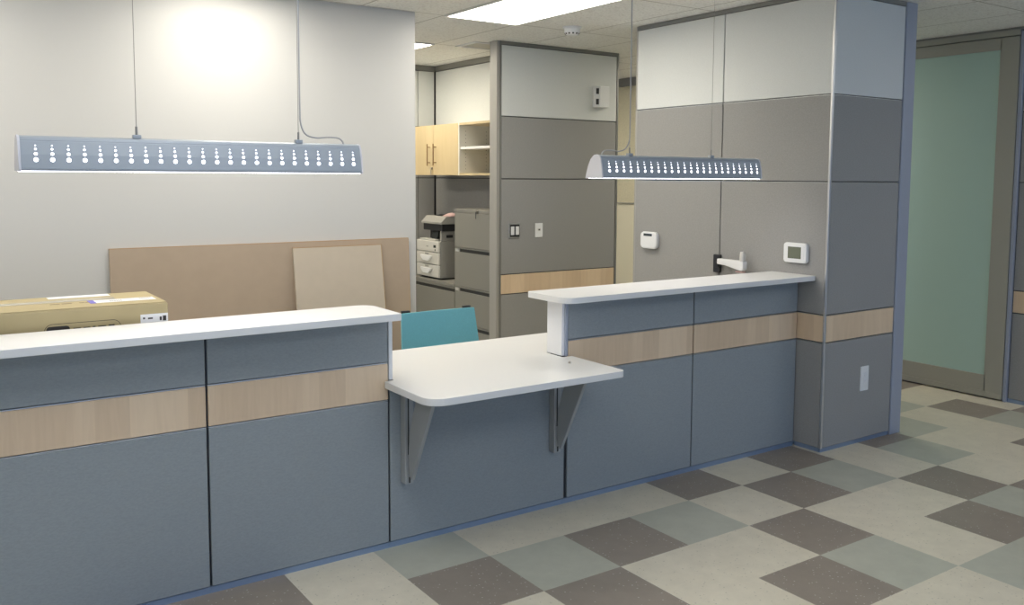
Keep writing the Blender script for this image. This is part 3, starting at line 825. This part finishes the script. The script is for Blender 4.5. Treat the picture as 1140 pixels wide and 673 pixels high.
# ---------------------------------------------------------------- boards leaning on the pale wall
def board(name, label, x0, x1, ztop, ybot, ytop, thick, mt, zbot=0.0):
    """a sheet standing on the floor and leaning back against what is behind it (ytop is its rear face at the top)"""
    t = thing(name, label, 'board', ((x0 + x1) / 2, ybot, 0), 'boards leaning on the wall')
    f = bmesh.new()
    e = .004
    add_prism(f, [(ybot - thick, zbot + .001), (ybot, zbot + .001), (ytop, ztop), (ytop - thick, ztop)], 'x', x0, x1 - e)
    obj('sheet', f, mt, t)
    g = bmesh.new()
    add_prism(g, [(ybot - thick, zbot + .001), (ybot, zbot + .001), (ytop, ztop), (ytop - thick, ztop)], 'x', x1 - e + .0001, x1)
    add_prism(g, [(ytop - thick, ztop + .0002), (ytop, ztop + .0002), (ytop, ztop + .003), (ytop - thick, ztop + .003)], 'x', x0, x1)
    obj('cut_edge', g, 'mdf_edge', t)
board('wood_board', 'large brown board leaning against the pale wall behind the counter', -1.103, .792, 1.238, 2.235, 2.307, .018, 'mdf')
board('wood_board', 'smaller pale brown board leaning in front of the large brown board', -.035, .578, 1.202, 2.095, 2.284, .015, 'mdf_pale')

# ---------------------------------------------------------------- carton
cx0, cx1, cy0, cy1, cz0, cz1 = -1.98, -1.192, .555, .945, .765, 1.150
cn = thing('cardboard_box', 'closed brown carton with white labels standing behind the left countertop', 'cardboard box', ((cx0 + cx1) / 2, (cy0 + cy1) / 2, cz0))
b = bx(cx0, cx1, cy0, cy1, cz0, cz1, bev=.006)
obj('carton_body', b, 'carton', cn)
obj('top_flap', bx(cx0 + .004, cx1 - .004, cy0 + .005, (cy0 + cy1) / 2 - .001, cz1 + .0003, cz1 + .0035, bev=.001), 'carton', cn)
obj('top_flap', bx(cx0 + .004, cx1 - .004, (cy0 + cy1) / 2 + .001, cy1 - .005, cz1 + .0003, cz1 + .0035, bev=.001), 'carton', cn)
obj('packing_tape', bx(cx0 + .01, cx1 - .16, (cy0 + cy1) / 2 - .004, (cy0 + cy1) / 2 + .062, cz1 + .0037, cz1 + .0042), 'tape', cn)
obj('tape_strip', bx(-1.585, -1.352, .862, .932, cz1 + .0037, cz1 + .0044), 'paper', cn)
b = bx(-1.455, -1.215, .652, .735, cz1 + .0037, cz1 + .0044)
sl = obj('shipping_label', b, 'paper', cn)
obj('blue_tab', bx(-1.462, -1.440, .648, .738, cz1 + .0038, cz1 + .0046), 'blue_ink', sl)
b = bmesh.new()
for xa_, ya_ in ((-1.385, .672), (-1.270, .690)):
    for k in range(6):
        add_box(b, xa_ + k * .008, xa_ + k * .008 + .0045, ya_, ya_ + .032, cz1 + .0045, cz1 + .0047)
obj('barcode', b, 'mid_plastic', sl)
b = bmesh.new()
for k, w in enumerate((.02, .014, .02, .014, .0, .018, .016, .018, .014)):
    if w:
        add_box(b, -1.60 + k * .021, -1.60 + k * .021 + w, .690, .708, cz1 + .0037, cz1 + .0041)
obj('printed_lettering', b, 'faint_ink', cn)
fl = obj('front_label', bx(-1.298, -1.194, cy0 - .0010, cy0 - .0002, 1.035, 1.108), 'paper', cn)
b = bmesh.new()
for xa_, w, za, h in ((-1.289, .008, 1.089, .007), (-1.270, .018, 1.088, .006), (-1.226, .008, 1.080, .015), (-1.214, .013, 1.078, .020)):
    add_box(b, xa_, xa_ + w, cy0 - .0016, cy0 - .0011, za, za + h)
obj('label_print', b, 'ink', fl)
# rounded printed frame with a dark field and block letters, cut off by the countertop
outer = round_outline([(-1.640, .985), (-1.370, .985), (-1.370, 1.098), (-1.640, 1.098)], [.03] * 4)
inn = round_outline([(-1.638, .987), (-1.372, .987), (-1.372, 1.096), (-1.638, 1.096)], [.028] * 4)
b = bmesh.new()
vo_ = [b.verts.new((p[0], cy0 - .0004, p[1])) for p in outer]; vi_ = [b.verts.new((p[0], cy0 - .0004, p[1])) for p in inn]
for k in range(len(outer)):
    q = (k + 1) % len(outer)
    b.faces.new((vo_[k], vo_[q], vi_[q], vi_[k]))
obj('printed_frame', b, 'ink', cn)
b = bmesh.new()
add_prism(b, round_outline([(-1.632, 1.055), (-1.552, 1.055), (-1.552, 1.088), (-1.632, 1.088)], [.012] * 4), 'y', cy0 - .0008, cy0 - .0003)
obj('printed_field', b, 'ink', cn)
b = bmesh.new()
xk = -1.540
for w, h in ((.026, .012), (.024, .012), (.010, .014), (.028, .013), (.022, .016)):
    add_box(b, xk, xk + w, cy0 - .0008, cy0 - .0003, 1.050, 1.070 + h * .6)
    xk += w + .009
obj('printed_letters', b, 'ink', cn)

# ---------------------------------------------------------------- office chair
ch = thing('office_chair', 'office chair with a teal mesh back behind the transaction shelf', 'chair', (.56, 1.28, 0))
bcx, w0, w1 = .556, .248, .272
zb_, zt_ = .50, .862
yb_, yt_ = 1.39, 1.45
b = bmesh.new(); n, mrows = 14, 10
front, back = [], []
for i in range(mrows + 1):
    s = i / mrows
    for j in range(n + 1):
        u = j / n * 2 - 1
        ww = w1 + (w0 - w1) * s
        x = bcx + u * ww; z = zb_ + (zt_ - zb_) * s
        y = yb_ + (yt_ - yb_) * s + .012 * (1 - u * u)
        front.append(b.verts.new((x, y - .006, z))); back.append(b.verts.new((x, y + .006, z)))
q = lambda i, j: i * (n + 1) + j
fs = []
for i in range(mrows):
    for j in range(n):
        fs.append(b.faces.new((front[q(i, j)], front[q(i, j + 1)], front[q(i + 1, j + 1)], front[q(i + 1, j)])))
        fs.append(b.faces.new((back[q(i, j)], back[q(i + 1, j)], back[q(i + 1, j + 1)], back[q(i, j + 1)])))
rim = [(0, j) for j in range(n)] + [(i, n) for i in range(mrows)] + [(mrows, j) for j in range(n, 0, -1)] + [(i, 0) for i in range(mrows, 0, -1)]
for a, c in zip(rim, rim[1:] + rim[:1]):
    fs.append(b.faces.new((front[q(*a)], front[q(*c)], back[q(*c)], back[q(*a)])))
bmesh.ops.recalc_face_normals(b, faces=fs)
obj('backrest', b, 'teal', ch, smooth=True)
def arc(z, y, wd, rise):
    return [(bcx + u * wd, y + .012 * (1 - u * u) + .022, z + rise * (1 - u * u)) for u in [k / 8 * 2 - 1 for k in range(9)]]
fb = bmesh.new()
add_tube(fb, smooth_path([(bcx - .19, 1.245, .43), (bcx - .20, 1.37, .47), (bcx - .205, 1.425, .56), (bcx - .208, 1.472, .82), (bcx - .208, 1.478, .858)], 5), .012, 10)
add_tube(fb, smooth_path([(bcx + .19, 1.245, .43), (bcx + .20, 1.37, .47), (bcx + .205, 1.425, .56), (bcx + .208, 1.472, .82), (bcx + .208, 1.478, .858)], 5), .012, 10)
add_tube(fb, arc(.52, 1.395, .205, 0), .010, 8)
for sx_ in (-1, 1):
    add_box(fb, bcx + sx_ * .208 - .026, bcx + sx_ * .208 + .026, 1.462, 1.484, .852, .874, bev=.003)
obj('back_frame', fb, 'black', ch, smooth=True)
sb_ = prism(round_outline([(bcx - .25, 1.02), (bcx + .25, 1.02), (bcx + .23, 1.34), (bcx - .23, 1.34)], [.07, .07, .06, .06]), 'z', .425, .475, bev=.018)
obj('seat', sb_, 'teal', ch, smooth=True)
b = bmesh.new(); add_box(b, bcx - .10, bcx + .10, 1.09, 1.28, .385, .424, bev=.008); add_box(b, bcx - .215, bcx + .215, 1.225, 1.262, .405, .424, bev=.004)
obj('mechanism', b, 'black', ch)
b = bmesh.new(); add_tube(b, [(bcx, 1.18, .10), (bcx, 1.18, .25), (bcx, 1.18, .2501), (bcx, 1.18, .384)], [.028, .028, .016, .016], 16)
obj('gas_column', b, 'steel', ch)
for k in range(5):
    a = math.radians(90 + 72 * k); c, s = math.cos(a), math.sin(a)
    lg = tube([(bcx + c * .02, 1.18 + s * .02, .105), (bcx + c * .16, 1.18 + s * .16, .092), (bcx + c * .28, 1.18 + s * .28, .075)], [.024, .019, .013], 10)
    l = obj('leg', lg, 'black', ch, smooth=True)
    w = bmesh.new()
    px_, py_ = bcx + c * .275, 1.18 + s * .275
    for d in (-.014, .014):
        cyl(w, (px_ - s * (d - .009), py_ + c * (d - .009), .0275), (px_ - s * (d + .009), py_ + c * (d + .009), .0275), .027, 18)
    cyl(w, (px_, py_, .0276), (px_, py_, .070), .008, 10)
    obj('caster', w, 'black', l)
